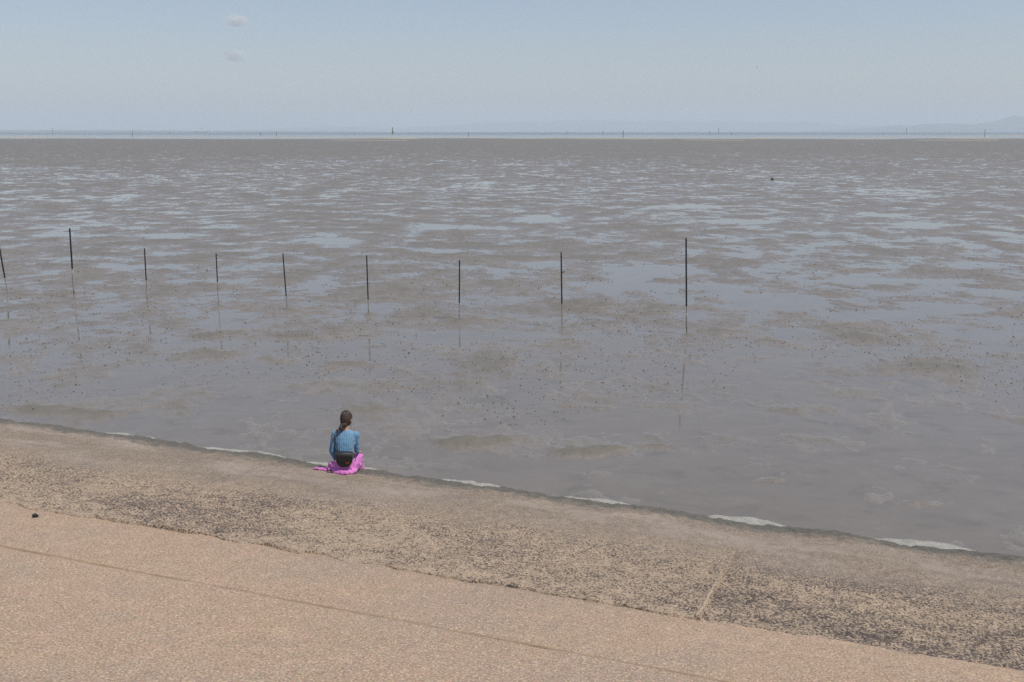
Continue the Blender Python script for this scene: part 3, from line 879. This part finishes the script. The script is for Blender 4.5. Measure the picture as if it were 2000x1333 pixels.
# body: one continuous surface
SH = {-1: Vector((-.158, .055, .525)), 1: Vector((.162, .06, .52))}
LEAN = .13
def ln(v): return Vector((v[0], v[1] + LEAN * max(0, v[2] - .12), v[2]))
EL = {-1: Vector((-.200, .035, .295)), 1: Vector((.166, .115, .290))}
WR = {-1: Vector((-.165, .165, .115)), 1: Vector((.120, .335, .190))}
SH = {k: ln(v) for k, v in SH.items()}; EL = {k: ln(v) for k, v in EL.items()}
HIP = {-1: Vector((-.09, .03, .085)), 1: Vector((.09, .03, .085))}
KN = {-1: Vector((-.13, .43, .03)), 1: Vector((.125, .41, .095))}
AN = {-1: Vector((-.15, .60, -.30)), 1: Vector((.11, .52, -.28))}
def lerp(a_, b_, n_): return [a_.lerp(b_, i / n_) for i in range(n_ + 1)]
def torso(mb, g=0.0):
    st = [(.02, .150, .120, .02), (.09, .158, .125, .02), (.17, .140, .105, .015), (.26, .118, .090, .015), (.35, .130, .096, .025), (.44, .148, .102, .04),
          (.50, .150, .096, .05), (.545, .128, .080, .056), (.575, .085, .066, .06)]
    rs_ = [[ln(((rx + g) * math.cos(t), cy + (ry + g) * math.sin(t), z)) for t in [2 * math.pi * k / 24 for k in range(24)]] for z, rx, ry, cy in st]
    mb.rings(rs_)
HR = Matrix.Rotation(-R(14), 3, 'Z') @ Matrix.Rotation(R(-8), 3, 'X')
HC = ln((.012, .080, .735))
def hp(x, y, z): return HC + HR @ Vector((x, y, z))
mb = MB()
torso(mb)
mb.tube([ln((0, .058, .53)), ln((.004, .066, .60)), ln((.01, .074, .67))], [.058, .050, .050], 14)
mb.ell(HC, (.076, .094, .112), HR, 24, 16)
mb.ell(hp(0, .035, -.06), (.056, .058, .055), HR)                     # jaw
mb.tube([hp(0, .085, .01), hp(0, .108, -.022), hp(0, .092, -.03)], [.010, .014, .010], 8, round_ends=True)   # nose
for sx in (-1, 1):
    mb.ell(hp(sx * .078, -.005, -.012), (.010, .020, .030), HR)       # ears
    mb.ell(SH[sx], (.046, .046, .046))
    mb.tube(lerp(SH[sx], EL[sx], 4), [.046, .044, .041, .038, .036], 12, round_ends=True)
    mb.tube(lerp(EL[sx], WR[sx], 4), [.036, .036, .032, .027, .024], 12, round_ends=True)
    mb.tube(lerp(HIP[sx], KN[sx], 4), [.088, .082, .072, .062, .055], 14, round_ends=True)
    mb.tube(lerp(KN[sx], AN[sx], 4), [.053, .052, .046, .038, .033], 12, round_ends=True)
    # foot
    mb.tube([AN[sx] + Vector((0, -.03, -.035)), AN[sx] + Vector((0, .06, -.045)), AN[sx] + Vector((0, .16, -.055))], [.032, .032, .024], 10, round_ends=True)
    # hand resting on the thigh: palm, four fingers, thumb
    hd = (KN[sx] - HIP[sx]).normalized() if sx > 0 else (WR[sx] - EL[sx]).normalized().lerp(Vector((0, 1, -.1)), .6).normalized()
    hd = (hd + Vector((0, 0, -.25))).normalized()
    side = hd.cross(Vector((0, 0, 1))).normalized()
    pc = WR[sx] + hd * .045
    mb.tube([WR[sx], pc, WR[sx] + hd * .085], [.026, .036, .035], 12, flat=.45, round_ends=True)
    for k, (o_, L_) in enumerate(((-.027, .058), (-.009, .068), (.009, .064), (.026, .050))):
        p0 = WR[sx] + hd * .082 + side * o_
        p1 = p0 + hd * L_ * .5 + side * o_ * .15; p2 = p1 + (hd + Vector((0, 0, -.7))).normalized() * L_ * .5
        mb.tube([p0, p1, p2], [.0088, .0084, .0072], 8, round_ends=True)
    th = -side * sx * -1 if sx < 0 else -side
    p0 = WR[sx] + hd * .03 + th * .024
    mb.tube([p0, p0 + th * .026 + hd * .022, p0 + th * .034 + hd * .05 + Vector((0, 0, -.008))], [.012, .0105, .0085], 8, round_ends=True)
body = link('body', remesh(mb, .0062, 3), M['skin'], per)
# face details
for sx in (-1, 1):
    mb = MB(); mb.ell(hp(sx * .031, .086, .004), (.012, .006, .007), HR); mb.build('eye', M['eye'], body)
    mb = MB(); mb.tube([hp(sx * .018, .092, .024), hp(sx * .032, .090, .029), hp(sx * .046, .080, .023)], [.003, .004, .002], 6); mb.build('eyebrow', M['hair'], body)
mb = MB(); mb.tube([hp(-.022, .084, -.063), hp(0, .094, -.060), hp(.022, .084, -.063)], [.003, .007, .003], 8); mb.build('lips', M['lips'], body)

# knit top
mb = MB()
st = [(.13, .146, .112, .012), (.19, .140, .106, .010), (.27, .126, .097, .012), (.35, .138, .103, .022), (.44, .160, .106, .037), (.50, .170, .100, .05), (.545, .152, .084, .056), (.572, .105, .072, .06), (.585, .068, .062, .062)]
mb.rings([[ln((rx * math.cos(t), cy + ry * math.sin(t), z)) for t in [2 * math.pi * k / 28 for k in range(28)]] for z, rx, ry, cy in st])
for sx in (-1, 1):
    mb.ell(SH[sx] + Vector((-sx * .012, 0, -.004)), (.062, .060, .052))
    mb.tube(lerp(SH[sx], EL[sx], 5), [.054, .052, .049, .046, .044, .043], 14, round_ends=True)
    mb.tube(lerp(EL[sx], EL[sx].lerp(WR[sx], .9), 4), [.043, .042, .039, .036, .033], 14, round_ends=True)
me = remesh(mb, .0075, 12)
co = np.empty(len(me.vertices) * 3); me.vertices.foreach_get('co', co); co = co.reshape(-1, 3)
no = np.empty(len(me.vertices) * 3); me.vertices.foreach_get('normal', no); no = no.reshape(-1, 3)
wr = .0035 * vn(co[:, 0] * 18, co[:, 2] * 9 + co[:, 1] * 6, 3) + .003 * vn(co[:, 0] * 40, co[:, 2] * 30, 7)
co = co + no * wr[:, None]; me.vertices.foreach_set('co', co.ravel())
top = link('knit_top', me, M['knit'], per)

# long skirt: seat, covered knees, hem falling to the ankles and spread on the concrete at left
mb = MB()
mb.ell((0, .03, .075), (.178, .145, .095)); mb.ell((0, -.035, .04), (.200, .145, .066))
mb.rings([[Vector((rx * math.cos(t), cy + ry * math.sin(t), z)) for t in [2 * math.pi * k / 24 for k in range(24)]] for z, rx, ry, cy in [(.03, .185, .145, .02), (.10, .172, .135, .02), (.16, .152, .115, .012), (.185, .146, .112, .012)]])
for sx in (-1, 1):
    mb.tube(lerp(HIP[sx] + Vector((0, 0, -.005)), KN[sx], 4), [.100, .094, .086, .078, .070], 14, round_ends=True)
    mb.tube(lerp(KN[sx], AN[sx] + Vector((0, .02, .05)), 4), [.070, .072, .075, .08, .088], 14, round_ends=False)
# stretched between the knees
for q in np.linspace(0, 1, 7):
    p_ = KN[-1].lerp(KN[1], q) + Vector((0, 0, -.035 * math.sin(math.pi * q)))
    h_ = Vector((.12 * (q - .5), .05, .06)); a_ = AN[-1].lerp(AN[1], q) + Vector((0, .02, .06))
    mb.tube([h_, p_], [.085, .065], 10, round_ends=True); mb.tube([p_, a_], [.065, .075], 10)
# spread at left, lying on the lip
for (ex, ey, ez, r0, r1) in [(-.52, .05, .018, .04, .010), (-.45, .09, .022, .045, .014), (-.40, .03, .022, .045, .016), (-.34, .12, .03, .05, .02), (-.30, .0, .03, .05, .025)]:
    gz_ = lambda x_, y_: ground(per.matrix_basis @ Vector((x_, y_, 0))) - seat.z
    mb.tube([(-.10, .06, .055), (-.2 + .2 * (ex + .3), .07 + ey * .4, gz_(-.2 + .2 * (ex + .3), .07 + ey * .4) + .03), (ex, ey, gz_(ex, ey) + ez * .6)], [r0 * 1.5, r0, r1], 10, flat=.55, round_ends=True)
mb.tube([(-.12, .02, .05), (-.215, .05, .085), (-.235, .14, .06)], [.06, .055, .05], 10, round_ends=True)
mb.tube([(.12, .0, .03), (.155, .10, .04), (.16, .22, .04), (.14, .34, .0)], [.045, .04, .045, .05], 10, round_ends=True)
me = remesh(mb, .0078, 5)
co = np.empty(len(me.vertices) * 3); me.vertices.foreach_get('co', co); co = co.reshape(-1, 3)
no = np.empty(len(me.vertices) * 3); me.vertices.foreach_get('normal', no); no = no.reshape(-1, 3)
th = np.arctan2(co[:, 1] - .02, co[:, 0]); rad = np.hypot(co[:, 0], co[:, 1] - .02)
wgt = np.clip((rad - .10) / .12, .25, 1) * np.where(co[:, 1] < -.05, .45, 1)
fold = .016 * (.5 - np.abs(np.sin(th * 8 + 2.6 * vn(co[:, 0] * 7, co[:, 2] * 7, 8) + rad * 5))) + .005 * vn(th * 9, co[:, 2] * 22, 9) + .004 * np.sin(co[:, 2] * 60 + th * 6)
co = co + no * (fold * wgt)[:, None]; me.vertices.foreach_set('co', co.ravel())
skirt = link('skirt', me, M['pink_cloth'], per)

# shoes
for sx in (-1, 1):
    mb = MB(); A_ = AN[sx]
    mb.tube([A_ + Vector((0, -.045, -.05)), A_ + Vector((0, .06, -.055)), A_ + Vector((0, .175, -.066))], [.040, .041, .030], 12, flat=.75, round_ends=True)
    mb.build('shoe', M['shoe'], per)

# hair: cap, low ponytail and tie
mb = MB()
rs_ = []
for i in range(1, 14):
    th = math.pi * i / 14
    ring = []
    for k in range(28):
        t_ = 2 * math.pi * k / 28
        x, y, z = math.sin(th) * math.cos(t_), math.sin(th) * math.sin(t_), -math.cos(th)
        q = Vector((x * .085, y * .101 - .010, z * .117 + .004))
        if y > .45 and z < .55: q.y = .055 + .02 * (z + 1) * .5           # hairline stays behind the face
        ring.append(HC + HR @ q)
    rs_.append(ring)
mb.rings(rs_)
mb.ell(hp(.0, -.075, -.075), (.055, .04, .045), HR)
pt = [hp(-.012, -.098, -.078), hp(-.022, -.112, -.090)]
mb.tube(pt, [.030, .022], 12, round_ends=True)
mb.tube([hp(-.022, -.112, -.090), hp(-.025, -.118, -.108), hp(-.025, -.114, -.128), hp(-.022, -.108, -.146), hp(-.020, -.102, -.158)], [.022, .032, .035, .027, .014], 14, round_ends=True)
me = remesh(mb, .0062, 2)
co = np.empty(len(me.vertices) * 3); me.vertices.foreach_get('co', co); co = co.reshape(-1, 3)
no = np.empty(len(me.vertices) * 3); me.vertices.foreach_get('normal', no); no = no.reshape(-1, 3)
az = np.arctan2(co[:, 0] - HC.x, -(co[:, 1] - HC.y))
co = co + no * (.0022 * np.sin(az * 26 + 3 * vn(co[:, 2] * 20, az * 3, 4)) + .002 * vn(az * 14, co[:, 2] * 25, 5))[:, None]
me.vertices.foreach_set('co', co.ravel())
hair = link('hair', me, M['hair'], per)
mb = MB()
for k in range(64):          # combed locks drawn back to the tie
    rr = random.Random(500 + k); az0 = -2.3 + 4.6 * k / 63 + rr.gauss(0, .04)
    path = []
    for q in np.linspace(0, 1, 9):
        ex, ey = math.sin(az0), -math.cos(az0)
        phi = .15 + q * 1.75
        d0 = Vector((ex * math.sin(phi) * .0865, ey * math.sin(phi) * .1025 - .010, math.cos(phi) * .1185 + .004))
        path.append(HC + HR @ d0.lerp(Vector((-.012, -.098, -.075)), max(0, q - .45) ** 1.5 * 2.2))
    mb.tube(path, [.0015] + [rr.uniform(.0026, .0048)] * 7 + [.002], 5)
mb.build('hair_locks', M['hair'], hair)
mb = MB()
cc = hp(-.023, -.113, -.094)
mb.tube([cc + HR @ Vector((.026 * math.cos(t), .022 * math.sin(t), .006 * math.sin(t))) for t in np.linspace(0, 2 * math.pi, 17)], .006, 8)
mb.build('hair_tie', M['tie'], hair)
for k in range(9):          # loose wisps
    rr = random.Random(k); sx = -1 if k % 3 else 1
    s0 = hp(sx * (.06 + .02 * rr.random()), -.05 + .06 * rr.random(), -.03 - .05 * rr.random())
    mb = MB(); mb.tube([s0, s0 + Vector((sx * (.012 + .012 * rr.random()), -.008, -.03)), s0 + Vector((sx * .012 * rr.random(), -.012, -.065 - .03 * rr.random()))], [.0022, .0018, .0008], 5)
    mb.build('hair_wisp', M['hair'], hair)

# crossbody bag hanging at the back
bagc = Vector((.028, -.128, .235))
bw, bh, bd = .126, .112, .040
br = empty('shoulder_bag', (0, 0, 0))
br.scale = per.scale; br.location = per.matrix_basis @ bagc; br.rotation_euler = (R(6), 0, -R(3))
def d_out(sx, sz, n_=22):
    pts_ = [(-bw * sx, bh * .92 * sz), (-bw * .8 * sx, bh * sz), (bw * .8 * sx, bh * sz), (bw * sx, bh * .92 * sz)]
    for k in range(n_ + 1):
        t_ = -math.pi * k / n_
        pts_.append((bw * sx * math.copysign(abs(math.cos(t_)) ** .75, math.cos(t_)), -bh * 1.25 * sz * abs(math.sin(t_)) ** .9 + .25 * bh * sz))
    return pts_
mb = MB()
mb.rings([[Vector((x, y_, z)) for x, z in d_out(k_, k2)] for y_, k_, k2 in [(-bd, .80, .78), (-bd * .85, .93, .92), (-bd * .4, 1.0, 1.0), (bd * .5, 1.0, 1.0), (bd, .93, .93)]])
bagb = mb.build('bag_body', M['bag'], br)
mb = MB()
fl = [[Vector((x * 1.02, y_, z)) for x, z in [(-bw * k_, bh * .98), (bw * k_, bh * .98), (bw * k_ * 1.0, bh * .45), (bw * .6 * k_, bh * .34), (0, bh * .30), (-bw * .6 * k_, bh * .34), (-bw * k_, bh * .45)]] for y_, k_ in [(-bd * 1.16, .90), (-bd * .9, .985), (-bd * .3, 1.0)]]
mb.rings(fl); mb.build('flap', M['bagtop'], br)
mb = MB(); mb.tube([Vector((x * bw, -bd * 1.02 - .004, bh * (.26 - .06 * (1 - x * x)))) for x in np.linspace(-.8, .8, 9)], .0035, 6); mb.build('zip', M['bagtop'], bagb)
for sx in (-1, 1):
    mb = MB(); mb.tube([Vector((sx * bw * .95 + .012 * math.cos(t), 0, bh * .95 + .012 * math.sin(t))) for t in np.linspace(0, 2 * math.pi, 13)], .003, 6); mb.build('strap_ring', M['bagtop'], br)
# printed mark: small red cross-stroke and orange curl
mb = MB(); y0 = -bd * 1.0 - .003
def stroke(mb, pts_, wd):
    mb.tube([Vector((x, y0 + .000 * x, z)) for x, z in pts_], wd, 6, flat=.5)
stroke(mb, [(.030, -.020), (.042, -.036), (.056, -.046)], .0042); stroke(mb, [(.056, -.018), (.045, -.032), (.032, -.050)], .0042)
mb.build('red_mark', M['red'], bagb)
mb = MB(); stroke(mb, [(.062, -.024), (.072, -.020), (.078, -.027), (.070, -.038), (.062, -.048), (.078, -.047)], .0032); mb.build('orange_mark', M['orange'], bagb)
# strap: from the bag's left end up over the left shoulder, and round the right side to the front
inv = br.matrix_basis.inverted()
def L2B(p): return inv @ (per.matrix_basis @ Vector(p))
def ribbon(pts_, wd, th_):
    mb = MB(); P_ = [L2B(p) for p in pts_]; mb.tube(P_, wd, 8, flat=th_); return mb
ribbon([bagc + Vector((-.122, .03, .085)), ln((-.108, -.088, .36)), ln((-.128, -.070, .45)), ln((-.128, -.050, .53)), ln((-.118, .02, .59)), ln((-.108, .08, .58)), ln((-.085, .140, .50)), ln((-.03, .158, .40)), (.06, .150, .30), (.125, .10, .23), (.16, .0, .27), bagc + Vector((.122, .03, .09))], .0135, .35).build('strap', M['bag'], br)
ribbon([bagc + Vector((.118, .0, .09)), bagc + Vector((.150, -.01, .06)), bagc + Vector((.168, .0, .01)), bagc + Vector((.160, .0, -.03))], .010, .3).build('strap_tail', M['tie'], br)
tag(br, 'black half-moon crossbody bag hanging at the back of the seated person', 'bag')

# ------------------------------------------------------------------ air
t = bpy.data.materials.new('haze'); t.use_nodes = True
t.node_tree.nodes.clear()
pv = t.node_tree.nodes.new('ShaderNodeVolumePrincipled')
pv.inputs['Color'].default_value = (.87, .945, 1.0, 1)
pv.inputs['Density'].default_value = 1.3e-4
ou = t.node_tree.nodes.new('ShaderNodeOutputMaterial')
t.node_tree.links.new(pv.outputs[0], ou.inputs['Volume'])
mb = MB(); mb.box((0, 0, 0), (45000, 26000, 181.0))
hz_ = mb.build('haze', t, None, False); hz_.location = (0, 0, 178.5)
tag(hz_, 'thin summer haze over the flat and the sea', kind='stuff')
